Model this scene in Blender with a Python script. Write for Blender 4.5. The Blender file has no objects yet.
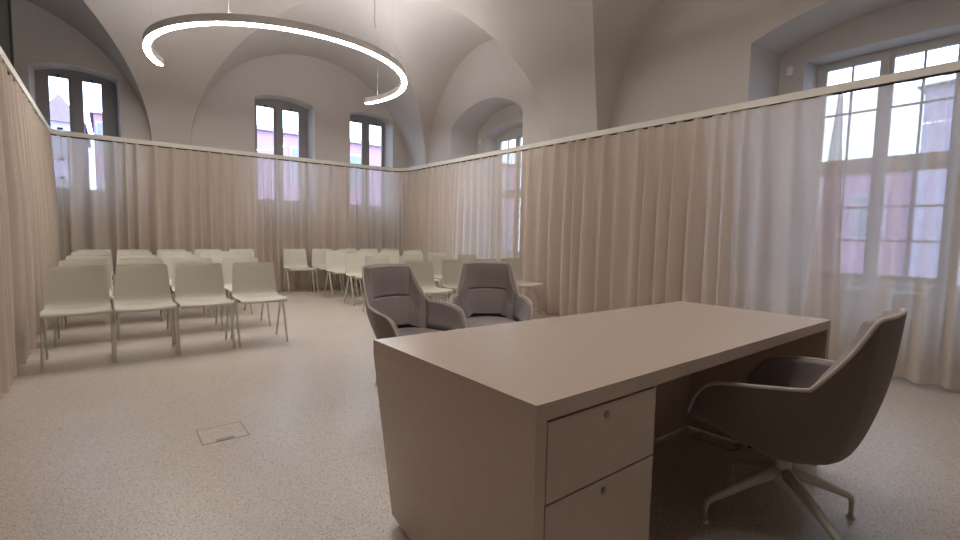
import bpy, bmesh, math, random
from math import sin, cos, pi, sqrt, radians
from mathutils import Vector, Matrix, noise

SC = bpy.context.scene
COL = SC.collection

# ------------------------------------------------------------------ camera, world, exposure
YAW, PITCH, ROLL, CAM_H, F_PX = 0.6649, 0.0775, 0.0207, 1.1246, 471.4
fwd = Vector((sin(YAW) * cos(PITCH), cos(YAW) * cos(PITCH), -sin(PITCH)))
rgt = Vector((cos(YAW), -sin(YAW), 0))
upv = rgt.cross(fwd)
r2 = cos(ROLL) * rgt + sin(ROLL) * upv
u2 = -sin(ROLL) * rgt + cos(ROLL) * upv
cam_data = bpy.data.cameras.new('camera')
cam = bpy.data.objects.new('camera', cam_data)
COL.objects.link(cam)
m = Matrix((r2, u2, -fwd)).transposed().to_4x4()
m.translation = Vector((0, 0, CAM_H))
cam.matrix_world = m
cam_data.sensor_fit = 'HORIZONTAL'
cam_data.sensor_width = 36.0
cam_data.lens = F_PX / 960 * 36.0
cam_data.clip_start = 0.02
SC.camera = cam

W = bpy.data.worlds.new('overcast_sky')
SC.world = W
W.use_nodes = True
wn = W.node_tree.nodes
wl = W.node_tree.links
wn.clear()
w_out = wn.new('ShaderNodeOutputWorld')
w_bg = wn.new('ShaderNodeBackground')
w_bg.inputs['Color'].default_value = (0.57, 0.75, 1.0, 1)
w_bg.inputs['Strength'].default_value = 5.8
wl.new(w_bg.outputs[0], w_out.inputs[0])

LAMP_STRENGTH = 48.0
UPLIGHT_STRENGTH = 32.0
ADDED_LAMP = 0.45  # relative strength of the added lamp outside the frame
LAMP_COLOR = (1.0, 0.95, 0.90)
vs = SC.view_settings
vs.view_transform = 'Standard'
vs.look = 'None'
vs.gamma = 1.0
vs.use_curve_mapping = False
vs.exposure = 0.38
try:
    SC.cycles.use_denoising = True
    SC.cycles.max_bounces = 10
    SC.cycles.diffuse_bounces = 6
    SC.cycles.transparent_max_bounces = 16
    SC.cycles.caustics_reflective = False
    SC.cycles.caustics_refractive = False
except Exception:
    pass

# ------------------------------------------------------------------ materials
def new_mat(name):
    mt = bpy.data.materials.new(name)
    mt.use_nodes = True
    nt = mt.node_tree
    return mt, nt, nt.nodes['Principled BSDF'], nt.nodes['Material Output']

def plain(name, col, rough=0.5, metal=0.0, spec=0.5, bump=0.0, bscale=60.0, var=0.0, vscale=3.0):
    mt, nt, b, o = new_mat(name)
    b.inputs['Base Color'].default_value = (*col, 1)
    b.inputs['Roughness'].default_value = rough
    b.inputs['Metallic'].default_value = metal
    b.inputs['Specular IOR Level'].default_value = spec
    tc = nt.nodes.new('ShaderNodeTexCoord')
    if var > 0:
        n = nt.nodes.new('ShaderNodeTexNoise')
        n.inputs['Scale'].default_value = vscale
        n.inputs['Detail'].default_value = 5
        nt.links.new(tc.outputs['Object'], n.inputs['Vector'])
        r = nt.nodes.new('ShaderNodeValToRGB')
        r.color_ramp.elements[0].position = 0.3
        r.color_ramp.elements[1].position = 0.7
        r.color_ramp.elements[0].color = (*[c * (1 - var) for c in col], 1)
        r.color_ramp.elements[1].color = (*[min(1, c * (1 + var)) for c in col], 1)
        nt.links.new(n.outputs['Fac'], r.inputs[0])
        nt.links.new(r.outputs[0], b.inputs['Base Color'])
    if bump > 0:
        n = nt.nodes.new('ShaderNodeTexNoise')
        n.inputs['Scale'].default_value = bscale
        n.inputs['Detail'].default_value = 6
        nt.links.new(tc.outputs['Object'], n.inputs['Vector'])
        bp = nt.nodes.new('ShaderNodeBump')
        bp.inputs['Strength'].default_value = bump
        bp.inputs['Distance'].default_value = 0.01
        nt.links.new(n.outputs['Fac'], bp.inputs['Height'])
        nt.links.new(bp.outputs[0], b.inputs['Normal'])
    return mt

M = {}
M['plaster'] = plain('plaster', (0.60, 0.555, 0.525), 0.9, bump=0.12, bscale=9, var=0.03, vscale=1.2)
M['rail'] = plain('rail', (0.74, 0.70, 0.62), 0.45)
M['frame'] = plain('window_paint', (0.55, 0.53, 0.50), 0.45)
M['frame_dark'] = plain('window_paint_grey', (0.27, 0.26, 0.26), 0.5)
M['radiator'] = plain('radiator_enamel', (0.8, 0.8, 0.8), 0.4)
M['shell'] = plain('chair_plastic', (0.60, 0.58, 0.49), 0.42, bump=0.02, bscale=300)
M['leg'] = plain('leg_paint', (0.62, 0.60, 0.54), 0.4)
M['glide'] = plain('glide', (0.08, 0.08, 0.08), 0.6)
M['desk'] = plain('desk_laminate', (0.53, 0.43, 0.355), 0.27, spec=1.0, var=0.02, vscale=30)
M['gap'] = plain('dark_gap', (0.03, 0.025, 0.02), 0.8)
M['lock'] = plain('lock_metal', (0.30, 0.25, 0.21), 0.35, metal=0.7)
M['housing'] = plain('lamp_housing', (0.86, 0.84, 0.81), 0.4)
M['wire'] = plain('wire', (0.45, 0.43, 0.42), 0.4)
M['steel'] = plain('hatch_steel', (0.30, 0.27, 0.24), 0.4, metal=0.6)
M['pink'] = plain('facade_rose', (0.42, 0.25, 0.35), 0.9, var=0.05)
M['lilac'] = plain('facade_lilac', (0.42, 0.36, 0.48), 0.9, var=0.05)
M['roof'] = plain('roof_tile', (0.26, 0.19, 0.23), 0.9, var=0.1, vscale=6)
M['fpane'] = plain('facade_pane', (0.22, 0.23, 0.28), 0.2)

def fabric(name, col, scale=900, rough=0.95):
    mt, nt, b, o = new_mat(name)
    tc = nt.nodes.new('ShaderNodeTexCoord')
    n = nt.nodes.new('ShaderNodeTexNoise')
    n.inputs['Scale'].default_value = scale
    n.inputs['Detail'].default_value = 2
    nt.links.new(tc.outputs['Object'], n.inputs['Vector'])
    r = nt.nodes.new('ShaderNodeValToRGB')
    r.color_ramp.elements[0].position = 0.35
    r.color_ramp.elements[1].position = 0.65
    r.color_ramp.elements[0].color = (*[c * 0.8 for c in col], 1)
    r.color_ramp.elements[1].color = (*[c * 1.18 for c in col], 1)
    nt.links.new(n.outputs['Fac'], r.inputs[0])
    nt.links.new(r.outputs[0], b.inputs['Base Color'])
    b.inputs['Roughness'].default_value = rough
    b.inputs['Specular IOR Level'].default_value = 0.2
    b.inputs['Sheen Weight'].default_value = 0.25
    bp = nt.nodes.new('ShaderNodeBump')
    bp.inputs['Strength'].default_value = 0.15
    bp.inputs['Distance'].default_value = 0.002
    nt.links.new(n.outputs['Fac'], bp.inputs['Height'])
    nt.links.new(bp.outputs[0], b.inputs['Normal'])
    return mt
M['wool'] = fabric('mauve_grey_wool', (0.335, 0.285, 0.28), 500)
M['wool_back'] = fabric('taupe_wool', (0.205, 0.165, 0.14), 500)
M['piping'] = fabric('piping_cloth', (0.60, 0.52, 0.47), 400)

def terrazzo():
    mt, nt, b, o = new_mat('terrazzo')
    tc = nt.nodes.new('ShaderNodeTexCoord')
    base = (0.61, 0.535, 0.47)
    n = nt.nodes.new('ShaderNodeTexNoise')
    n.inputs['Scale'].default_value = 1.3
    n.inputs['Detail'].default_value = 4
    nt.links.new(tc.outputs['Object'], n.inputs['Vector'])
    r0 = nt.nodes.new('ShaderNodeValToRGB')
    r0.color_ramp.elements[0].position = 0.3
    r0.color_ramp.elements[1].position = 0.7
    r0.color_ramp.elements[0].color = (*[c * 0.95 for c in base], 1)
    r0.color_ramp.elements[1].color = (*[c * 1.04 for c in base], 1)
    nt.links.new(n.outputs['Fac'], r0.inputs[0])
    cur = r0.outputs[0]
    for scale, thr, colr, seed in ((135, 0.32, (0.20, 0.165, 0.14), 0), (200, 0.30, (0.33, 0.28, 0.24), 7), (60, 0.22, (0.68, 0.62, 0.56), 3)):
        mp = nt.nodes.new('ShaderNodeMapping')
        mp.inputs['Location'].default_value = (seed, seed * 1.7, 0)
        nt.links.new(tc.outputs['Object'], mp.inputs['Vector'])
        # break the round cells into chips
        dn = nt.nodes.new('ShaderNodeTexNoise')
        dn.inputs['Scale'].default_value = scale * 0.8
        nt.links.new(mp.outputs[0], dn.inputs['Vector'])
        mx = nt.nodes.new('ShaderNodeMix')
        mx.data_type = 'VECTOR'
        mx.inputs['Factor'].default_value = 0.012
        nt.links.new(mp.outputs[0], mx.inputs['A'])
        nt.links.new(dn.outputs['Color'], mx.inputs['B'])
        v = nt.nodes.new('ShaderNodeTexVoronoi')
        v.inputs['Scale'].default_value = scale
        nt.links.new(mx.outputs['Result'], v.inputs['Vector'])
        # only some cells carry a chip
        sep = nt.nodes.new('ShaderNodeSeparateColor')
        nt.links.new(v.outputs['Color'], sep.inputs[0])
        pick = nt.nodes.new('ShaderNodeMath'); pick.operation = 'GREATER_THAN'
        pick.inputs[1].default_value = 0.38
        nt.links.new(sep.outputs[0], pick.inputs[0])
        lt = nt.nodes.new('ShaderNodeMath'); lt.operation = 'LESS_THAN'
        lt.inputs[1].default_value = thr
        nt.links.new(v.outputs['Distance'], lt.inputs[0])
        mul = nt.nodes.new('ShaderNodeMath'); mul.operation = 'MULTIPLY'
        nt.links.new(pick.outputs[0], mul.inputs[0])
        nt.links.new(lt.outputs[0], mul.inputs[1])
        mc = nt.nodes.new('ShaderNodeMix')
        mc.data_type = 'RGBA'
        nt.links.new(mul.outputs[0], mc.inputs['Factor'])
        nt.links.new(cur, mc.inputs['A'])
        mc.inputs['B'].default_value = (*colr, 1)
        cur = mc.outputs['Result']
    nt.links.new(cur, b.inputs['Base Color'])
    b.inputs['Roughness'].default_value = 0.34
    b.inputs['Specular IOR Level'].default_value = 0.45
    return mt
M['terrazzo'] = terrazzo()

def glass(name, tint=(1, 1, 1), gloss=0.08):
    mt, nt, b, o = new_mat(name)
    nt.nodes.remove(b)
    t = nt.nodes.new('ShaderNodeBsdfTransparent')
    t.inputs['Color'].default_value = (*tint, 1)
    g = nt.nodes.new('ShaderNodeBsdfGlossy')
    g.inputs['Roughness'].default_value = 0.01
    fr = nt.nodes.new('ShaderNodeLayerWeight')
    fr.inputs['Blend'].default_value = 0.25
    mul = nt.nodes.new('ShaderNodeMath'); mul.operation = 'MULTIPLY_ADD'
    mul.inputs[1].default_value = 0.5
    mul.inputs[2].default_value = gloss * 0.5
    nt.links.new(fr.outputs['Fresnel'], mul.inputs[0])
    mx = nt.nodes.new('ShaderNodeMixShader')
    nt.links.new(mul.outputs[0], mx.inputs[0])
    nt.links.new(t.outputs[0], mx.inputs[1])
    nt.links.new(g.outputs[0], mx.inputs[2])
    nt.links.new(mx.outputs[0], o.inputs[0])
    return mt
M['glass'] = glass('window_glass')
M['glass_green'] = glass('partition_glass', (0.72, 0.80, 0.74), 0.5)

def curtain_mat():
    mt, nt, b, o = new_mat('sheer_linen')
    nt.nodes.remove(b)
    tc = nt.nodes.new('ShaderNodeTexCoord')
    mp = nt.nodes.new('ShaderNodeMapping')
    mp.inputs['Scale'].default_value = (30, 30, 240)
    nt.links.new(tc.outputs['Object'], mp.inputs['Vector'])
    n = nt.nodes.new('ShaderNodeTexNoise')
    n.inputs['Scale'].default_value = 1
    n.inputs['Detail'].default_value = 3
    nt.links.new(mp.outputs[0], n.inputs['Vector'])
    r = nt.nodes.new('ShaderNodeValToRGB')
    r.color_ramp.elements[0].color = (0.66, 0.54, 0.43, 1)
    r.color_ramp.elements[1].color = (0.88, 0.745, 0.61, 1)
    nt.links.new(n.outputs['Fac'], r.inputs[0])
    d = nt.nodes.new('ShaderNodeBsdfDiffuse')
    t = nt.nodes.new('ShaderNodeBsdfTranslucent')
    nt.links.new(r.outputs[0], d.inputs['Color'])
    t.inputs['Color'].default_value = (0.80, 0.77, 0.76, 1)
    mx = nt.nodes.new('ShaderNodeMixShader')
    mx.inputs[0].default_value = 0.40
    nt.links.new(d.outputs[0], mx.inputs[1])
    nt.links.new(t.outputs[0], mx.inputs[2])
    tr = nt.nodes.new('ShaderNodeBsdfTransparent')
    m2 = nt.nodes.new('ShaderNodeMixShader')
    m2.inputs[0].default_value = 0.21
    nt.links.new(mx.outputs[0], m2.inputs[1])
    nt.links.new(tr.outputs[0], m2.inputs[2])
    nt.links.new(m2.outputs[0], o.inputs[0])
    return mt
M['curtain'] = curtain_mat()

def emit(name, col, s):
    mt, nt, b, o = new_mat(name)
    b.inputs['Base Color'].default_value = (0.9, 0.9, 0.9, 1)
    b.inputs['Emission Color'].default_value = (*col, 1)
    b.inputs['Emission Strength'].default_value = s
    return mt
M['diffuser'] = emit('lamp_diffuser', LAMP_COLOR, LAMP_STRENGTH)
M['uplight'] = emit('lamp_uplight', (1.0, 0.97, 0.97), UPLIGHT_STRENGTH)
M['diffuser_dim'] = emit('added_lamp_diffuser', LAMP_COLOR, LAMP_STRENGTH * ADDED_LAMP)
M['uplight_dim'] = emit('added_lamp_uplight', LAMP_COLOR, UPLIGHT_STRENGTH * ADDED_LAMP)

# ------------------------------------------------------------------ mesh helpers
def obj(name, bm, mat, parent=None, smooth=False, angle=None):
    me = bpy.data.meshes.new(name)
    bmesh.ops.recalc_face_normals(bm, faces=bm.faces)
    bm.to_mesh(me)
    bm.free()
    o = bpy.data.objects.new(name, me)
    COL.objects.link(o)
    if mat is not None:
        me.materials.append(mat)
    if smooth:
        for p in me.polygons:
            p.use_smooth = True
        if angle:
            try:
                me.set_sharp_from_angle(angle=radians(angle))
            except Exception:
                pass
    if parent is not None:
        o.parent = parent
    return o

def empty(name, loc=(0, 0, 0), rz=0.0):
    o = bpy.data.objects.new(name, None)
    o.empty_display_size = 0.1
    o.location = loc
    o.rotation_euler = (0, 0, rz)
    COL.objects.link(o)
    return o

def tag(o, label=None, cat=None, group=None, kind=None):
    if label: o['label'] = label
    if cat: o['category'] = cat
    if group: o['group'] = group
    if kind: o['kind'] = kind
    return o

def box(bm, x0, x1, y0, y1, z0, z1, bevel=0.0):
    vs_ = [bm.verts.new((x, y, z)) for z in (z0, z1) for y in (y0, y1) for x in (x0, x1)]
    idx = [(0, 2, 3, 1), (4, 5, 7, 6), (0, 1, 5, 4), (2, 6, 7, 3), (0, 4, 6, 2), (1, 3, 7, 5)]
    fs = [bm.faces.new([vs_[i] for i in f]) for f in idx]
    if bevel > 0:
        es = list({e for f in fs for e in f.edges})
        bmesh.ops.bevel(bm, geom=es, offset=bevel, segments=2, affect='EDGES', profile=0.5)
    return bm

def hexa(bm, pts, bevel=0.0):
    """eight corners: bottom four (ccw), top four (ccw)"""
    v = [bm.verts.new(p) for p in pts]
    fs = [bm.faces.new([v[i] for i in f]) for f in ((3, 2, 1, 0), (4, 5, 6, 7), (0, 1, 5, 4), (1, 2, 6, 5), (2, 3, 7, 6), (3, 0, 4, 7))]
    if bevel > 0:
        es = list({e for f in fs for e in f.edges})
        bmesh.ops.bevel(bm, geom=es, offset=bevel, segments=2, affect='EDGES', profile=0.5)
    return bm

def tube(bm, pts, rad, n=10, cap=True, flat=1.0):
    pts = [Vector(p) for p in pts]
    rads = rad if isinstance(rad, (list, tuple)) else [rad] * len(pts)
    rings = []
    ref = None
    for i, p in enumerate(pts):
        if i == 0: d = pts[1] - pts[0]
        elif i == len(pts) - 1: d = pts[-1] - pts[-2]
        else: d = (pts[i + 1] - pts[i]).normalized() + (pts[i] - pts[i - 1]).normalized()
        d.normalize()
        if ref is None:
            ref = Vector((0, 0, 1)) if abs(d.z) < 0.9 else Vector((1, 0, 0))
        a = d.cross(ref).normalized()
        b = a.cross(d).normalized()
        ref = b
        rings.append([bm.verts.new(p + (a * cos(2 * pi * k / n) + b * sin(2 * pi * k / n) * flat) * rads[i]) for k in range(n)])
    for i in range(len(rings) - 1):
        for k in range(n):
            bm.faces.new((rings[i][k], rings[i][(k + 1) % n], rings[i + 1][(k + 1) % n], rings[i + 1][k]))
    if cap:
        bm.faces.new(list(reversed(rings[0])))
        bm.faces.new(rings[-1])
    return bm

def lathe(bm, prof, n=24, c=(0, 0, 0)):
    rings = []
    for r, z in prof:
        rings.append([bm.verts.new((c[0] + r * cos(2 * pi * k / n), c[1] + r * sin(2 * pi * k / n), c[2] + z)) for k in range(n)])
    for i in range(len(rings) - 1):
        for k in range(n):
            bm.faces.new((rings[i][k], rings[i][(k + 1) % n], rings[i + 1][(k + 1) % n], rings[i + 1][k]))
    bm.faces.new(list(reversed(rings[0])))
    bm.faces.new(rings[-1])
    return bm

def prism(bm, poly, axis, a0, a1):
    """extrude a 2D outline along an axis; poly is (u, z): u is y for axis 'x', x for axis 'y'"""
    def P(u, z, a):
        return (a, u, z) if axis == 'x' else (u, a, z)
    A = [bm.verts.new(P(u, z, a0)) for u, z in poly]
    B = [bm.verts.new(P(u, z, a1)) for u, z in poly]
    n = len(poly)
    bm.faces.new(A)
    bm.faces.new(list(reversed(B)))
    for i in range(n):
        bm.faces.new((A[i], B[i], B[(i + 1) % n], A[(i + 1) % n]))
    return bm

# ------------------------------------------------------------------ the vaulted room shell
YB, XR, YF, XL = 9.35, 5.2, -4.0, -4.6          # back wall, right wall, wall behind the camera, far left wall
PIER_B, PIER_R = 9.30, 5.0                       # faces of the piers between the bays
ZS, ZTOP, SPAN = 2.2, 4.55, 3.2

def vault_profile(wall, sign, far):
    pts = [(far, 0.0), (wall, 0.0), (wall, ZS)]
    for i in range(1, 41):
        a = i / 40 * pi / 2
        pts.append((wall + sign * SPAN * (1 - cos(a)), ZS + (ZTOP - ZS) * sin(a)))
    pts.append((far, ZTOP))
    return pts

def arch(c, a, h, zs, z0, n=48):
    pts = [(c - a, z0), (c + a, z0)]
    for i in range(n + 1):
        t = i / n * pi
        pts.append((c + a * cos(t), zs + h * sin(t)))
    return pts

def seg_arch(u0, u1, zs, rise, z0, n=20):
    w = (u1 - u0) / 2
    R = (w * w + rise * rise) / (2 * rise)
    cz = zs + rise - R
    c = (u0 + u1) / 2
    a0 = math.asin(w / R)
    pts = [(u0, z0), (u1, z0)]
    for i in range(n + 1):
        a = a0 - 2 * a0 * i / n
        pts.append((c + R * sin(a), cz + R * cos(a)))
    return pts

def taper_prism(bm, polyA, polyB, axis, a0, a1):
    def P(u, z, a):
        return (a, u, z) if axis == 'x' else (u, a, z)
    A = [bm.verts.new(P(u, z, a0)) for u, z in polyA]
    B = [bm.verts.new(P(u, z, a1)) for u, z in polyB]
    n = len(polyA)
    bm.faces.new(A)
    bm.faces.new(list(reversed(B)))
    for i in range(n):
        bm.faces.new((A[i], B[i], B[(i + 1) % n], A[(i + 1) % n]))
    return bm

# centre, half width and height of each lunette at the wall, half width and centre three metres in front of it
BACK_BAYS = [(-1.46, 2.02, 1.94, 2.27, -1.46), (3.17, 2.07, 2.02, 2.15, 2.80)]
RIGHT_BAYS = [(6.65, 1.81, 2.02, 2.05, 6.35), (1.92, 2.02, 1.94, 2.35, 1.92)]
BACK_NICHES = [(-0.86, 0.20), (2.09, 3.20), (3.88, 4.89)]
RIGHT_NICHES = [6.66, 1.28]
BW_Y = 9.72                                       # plane of the back windows
RW_X1, RW_X = 5.80, 6.10                          # step of the right niches, plane of the right windows

def solid(bm):
    bmesh.ops.recalc_face_normals(bm, faces=bm.faces)
    me = bpy.data.meshes.new('tmp')
    bm.to_mesh(me); bm.free()
    o = bpy.data.objects.new('tmp', me)
    COL.objects.link(o)
    return o

def boolean(a, b, op):
    md = a.modifiers.new('b', 'BOOLEAN')
    md.operation = op
    md.object = b
    md.solver = 'EXACT'
    dg = bpy.context.evaluated_depsgraph_get()
    me = bpy.data.meshes.new_from_object(a.evaluated_get(dg))
    a.modifiers.clear()
    a.data = me
    bpy.data.objects.remove(b)
    return a

shell = solid(prism(bmesh.new(), vault_profile(PIER_B, -1, YF), 'x', XL, PIER_R + 0.6))
shell = boolean(shell, solid(prism(bmesh.new(), vault_profile(PIER_R, -1, XL), 'y', YF - 0.5, PIER_B + 0.6)), 'INTERSECT')
for c, a, h, b, c2 in BACK_BAYS:
    shell = boolean(shell, solid(taper_prism(bmesh.new(), arch(c2, b, 2.12, 2.4, 0.0), arch(c, a, h, 2.4, 0.0), 'y', YB - 3.0, YB)), 'UNION')
for c, a, h, b, c2 in RIGHT_BAYS:
    shell = boolean(shell, solid(taper_prism(bmesh.new(), arch(c2, b, 2.12, 2.4, 0.0), arch(c, a, h, 2.4, 0.0), 'x', XR - 3.0, XR)), 'UNION')
for a, b in BACK_NICHES:
    zc = 3.38 if a < 0 else 3.50
    shell = boolean(shell, solid(taper_prism(bmesh.new(), seg_arch(a, b, zc, 0.10, 0.85), seg_arch(a + 0.06, b - 0.06, zc - 0.01, 0.09, 0.87), 'y', YB - 0.2, BW_Y)), 'UNION')
for c in RIGHT_NICHES:
    hi = 0.34 if c > 4 else 0.20
    shell = boolean(shell, solid(taper_prism(bmesh.new(), seg_arch(c - 1.06, c + 0.97, 3.11, hi, 0.02), seg_arch(c - 0.98, c + 0.90, 3.11, hi, 0.02), 'x', XR - 0.15, RW_X1)), 'UNION')
    shell = boolean(shell, solid(taper_prism(bmesh.new(), seg_arch(c - 0.70, c + 0.68, 3.0, 0.14 if c > 4 else 0.012, 0.72), seg_arch(c - 0.62, c + 0.62, 3.0, 0.12 if c > 4 else 0.010, 0.74), 'x', RW_X1 - 0.1, RW_X)), 'UNION')

src = bmesh.new()
src.from_mesh(shell.data)
bpy.data.objects.remove(shell)
src.faces.ensure_lookup_table()
groups = {'floor': [], 'wall_back': [], 'wall_right': [], 'wall_left': [], 'wall_front': [], 'ceiling': []}
for f in src.faces:
    c = f.calc_center_median()
    n = f.normal
    if (abs(c.y - BW_Y) < 0.004 and abs(n.y) > 0.9) or (abs(c.x - RW_X) < 0.004 and abs(n.x) > 0.9):
        continue                                   # the window openings stay open
    if c.z < 0.012 and abs(n.z) > 0.9 and c.x < 5.25: groups['floor'].append(f)
    elif c.y > PIER_B + 0.045 or (c.y > PIER_B - 0.01 and c.z < ZS): groups['wall_back'].append(f)
    elif c.x > XR - 0.005 or (c.x > PIER_R - 0.01 and c.z < ZS): groups['wall_right'].append(f)
    elif c.x < XL + 0.01: groups['wall_left'].append(f)
    elif c.y < YF + 0.01: groups['wall_front'].append(f)
    else: groups['ceiling'].append(f)
for name, fs in groups.items():
    bm = bmesh.new()
    vm = {}
    for f in fs:
        vv = []
        for v in f.verts:
            if v.index not in vm:
                vm[v.index] = bm.verts.new(v.co)
            vv.append(vm[v.index])
        try:
            bm.faces.new(vv)
        except ValueError:
            pass
    me = bpy.data.meshes.new(name)
    bm.to_mesh(me); bm.free()
    me.materials.append(M['terrazzo'] if name == 'floor' else M['plaster'])
    o = bpy.data.objects.new(name, me)
    COL.objects.link(o)
    for p in me.polygons: p.use_smooth = True
    me.set_sharp_from_angle(angle=radians(11))
    tag(o, {'floor': 'pale speckled terrazzo floor', 'wall_back': 'plaster back wall with three small window niches',
            'wall_right': 'plaster right wall with two deep arched window niches', 'wall_left': 'plaster wall beyond the glass on the left',
            'wall_front': 'plaster wall behind the viewer', 'ceiling': 'plaster vaulted ceiling with arched lunettes'}[name],
        {'floor': 'floor', 'ceiling': 'ceiling'}.get(name, 'wall'), kind='structure')
src.free()

# glass partition left of the left-hand curtain
gp = empty('glass_partition', (-1.0, 4.0, 0))
bm = box(bmesh.new(), -0.006, 0.006, -5.3, 5.33, 0.02, 4.22)
obj('pane', bm, M['glass_green'], gp)
bm = bmesh.new()
for y in (-2.0, 1.4):
    box(bm, -0.007, 0.007, y - 0.006, y + 0.006, 0.02, 4.22)
obj('joint', bm, M['gap'], gp)
obj('edge_channel', box(bmesh.new(), -0.02, 0.02, 5.30, 5.345, 0.0, 4.22), plain('green_edge', (0.10, 0.13, 0.11), 0.4), gp)
obj('floor_channel', box(bmesh.new(), -0.02, 0.02, -5.3, 5.33, 0.0, 0.03), M['rail'], gp)
tag(gp, 'greenish glass partition above the curtain at the left edge', 'partition')

# ------------------------------------------------------------------ windows
def back_window(idx, x0, x1, label, z1=3.46):
    """small two-light casement at the back wall; opening x0..x1"""
    z0, y = 1.62, BW_Y - 0.05
    w = empty('window_%d' % idx, ((x0 + x1) / 2, y, z0))
    hw = (x1 - x0) / 2
    H = z1 - z0
    bm = bmesh.new()
    nw = hw + 0.16
    box(bm, -nw, -hw + 0.02, 0, 0.05, -0.75, H + 0.16)           # outer lining
    box(bm, hw - 0.02, nw, 0, 0.05, -0.75, H + 0.16)
    box(bm, -hw + 0.02, hw - 0.02, 0, 0.05, H - 0.01, H + 0.16)
    box(bm, -hw + 0.02, hw - 0.02, 0, 0.05, -0.75, 0.03)
    box(bm, -0.05, 0.05, -0.02, 0.05, 0.03, H - 0.01)
    obj('window_frame', bm, M['frame_dark'], w)
    for s in (-1, 1):
        a, b = (s * 0.05, s * (hw - 0.02)) if s > 0 else (s * (hw - 0.02), s * 0.05)
        sb = bmesh.new()
        t = 0.034
        box(sb, a, a + t, 0.0, 0.045, 0.03, H - 0.01)
        box(sb, b - t, b, 0.0, 0.045, 0.03, H - 0.01)
        box(sb, a + t, b - t, 0.0, 0.045, 0.03, 0.03 + t)
        box(sb, a + t, b - t, 0.0, 0.045, H - 0.01 - t, H - 0.01)
        sash = obj('sash', sb, M['frame_dark'], w)
        obj('pane', box(bmesh.new(), a + t, b - t, 0.02, 0.024, 0.03 + t, H - 0.01 - t), M['glass'], sash)
        hb = bmesh.new()
        box(hb, (a + b) / 2 - 0.012, (a + b) / 2 + 0.012, -0.03, 0.0, H - 0.05, H - 0.01, 0.004)
        obj('catch', hb, M['gap'], sash)
    obj('window_sill', box(bmesh.new(), -hw - 0.05, hw + 0.05, -0.22, 0.0, -0.06, -0.02, 0.006), M['frame'], w)
    tag(w, label, 'window', kind='structure')
    return w

def right_window(idx, c, label):
    """tall two-casement window with glazing bars; local x runs along -y of the room"""
    w = empty('window_%d' % idx, (RW_X - 0.03, c, 0.0), 0)
    hw, z0, z1, zt0, zt1 = 0.53, 0.76, 2.955, 1.845, 1.935
    def bx(bm, y0, y1, z0_, z1_, d0=0.0, d1=0.06, bev=0.0):
        box(bm, d0, d1, y0, y1, z0_, z1_, bev)
    bm = bmesh.new()
    bx(bm, -hw - 0.1, -hw, z0 - 0.05, z1 + 0.1); bx(bm, hw, hw + 0.1, z0 - 0.05, z1 + 0.1)
    bx(bm, -hw - 0.1, hw + 0.1, z1 + 0.1, z1 + 0.24); bx(bm, -hw, hw, z1, z1 + 0.1); bx(bm, -hw, hw, z0 - 0.05, z0)
    bx(bm, -0.022, 0.022, z0, z1, -0.025, 0.06)
    bx(bm, -hw, hw, zt0, zt1, -0.02, 0.06)
    obj('window_frame', bm, M['frame'], w)
    for s in (-1, 1):
        for (a, b, rows) in ((z0, zt0, 3), (zt1, z1, 2)):
            lo, hi = (0.022, hw) if s > 0 else (-hw, -0.022)
            t = 0.034
            sb = bmesh.new()
            bx(sb, lo, lo + t, a, b, 0.0, 0.045); bx(sb, hi - t, hi, a, b, 0.0, 0.045)
            bx(sb, lo + t, hi - t, a, a + t, 0.0, 0.045); bx(sb, lo + t, hi - t, b - t, b, 0.0, 0.045)
            mid = (lo + hi) / 2
            bx(sb, mid - 0.009, mid + 0.009, a + t, b - t, 0.008, 0.035)
            for k in range(1, rows):
                z = a + t + (b - a - 2 * t) * k / rows
                bx(sb, lo + t, hi - t, z - 0.009, z + 0.009, 0.010, 0.034)
            sash = obj('sash', sb, M['frame'], w)
            obj('pane', box(bmesh.new(), 0.02, 0.024, lo + t, hi - t, a + t, b - t), M['glass'], sash)
    obj('window_sill', box(bmesh.new(), -0.36, 0.0, -hw - 0.1, hw + 0.1, z0 - 0.1, z0 - 0.06, 0.006), M['frame'], w)
    tag(w, label, 'window', kind='structure')
    return w

back_window(1, -0.71, 0.01, 'small two-light window at the left end of the back wall', 3.38)
back_window(2, 2.165, 3.035, 'small two-light window, middle of the back wall under the lamp')
back_window(3, 3.955, 4.815, 'small two-light window in the right corner of the back wall')
right_window(4, 6.66 + 0.02, 'tall window with glazing bars in the farther right niche')
right_window(5, 1.32, 'tall window with glazing bars in the nearer right niche')

# alarm sensors and radiators in the right niches
for c, where in ((6.66, 'farther'), (1.28, 'nearer')):
    s = empty('motion_sensor', (RW_X1 - 0.035, c + 0.79, 2.92))
    obj('body', box(bmesh.new(), 0, 0.035, -0.03, 0.03, -0.05, 0.05, 0.008), M['radiator'], s)
    obj('lens', box(bmesh.new(), -0.006, 0.0, -0.018, 0.018, -0.03, 0.0, 0.002), M['housing'], s)
    tag(s, 'small white sensor box on the reveal of the %s right niche' % where, 'sensor')
    r = empty('radiator', (5.45, c, 0.0))
    rb = bmesh.new()
    for k in range(24):
        y = -0.80 + k * 0.066
        box(rb, 0.0, 0.10, y, y + 0.05, 0.14, 0.66, 0.01)
    obj('fins', rb, M['radiator'], r)
    obj('top_grille', box(bmesh.new(), -0.01, 0.11, -0.82, 0.80, 0.661, 0.685, 0.004), M['radiator'], r)
    for y in (-0.6, 0.6):
        obj('foot', box(bmesh.new(), 0.03, 0.07, y - 0.02, y + 0.02, 0.0, 0.16), M['radiator'], r)
    tag(r, 'white finned radiator behind the curtain under the %s right window' % where, 'radiator')

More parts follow.
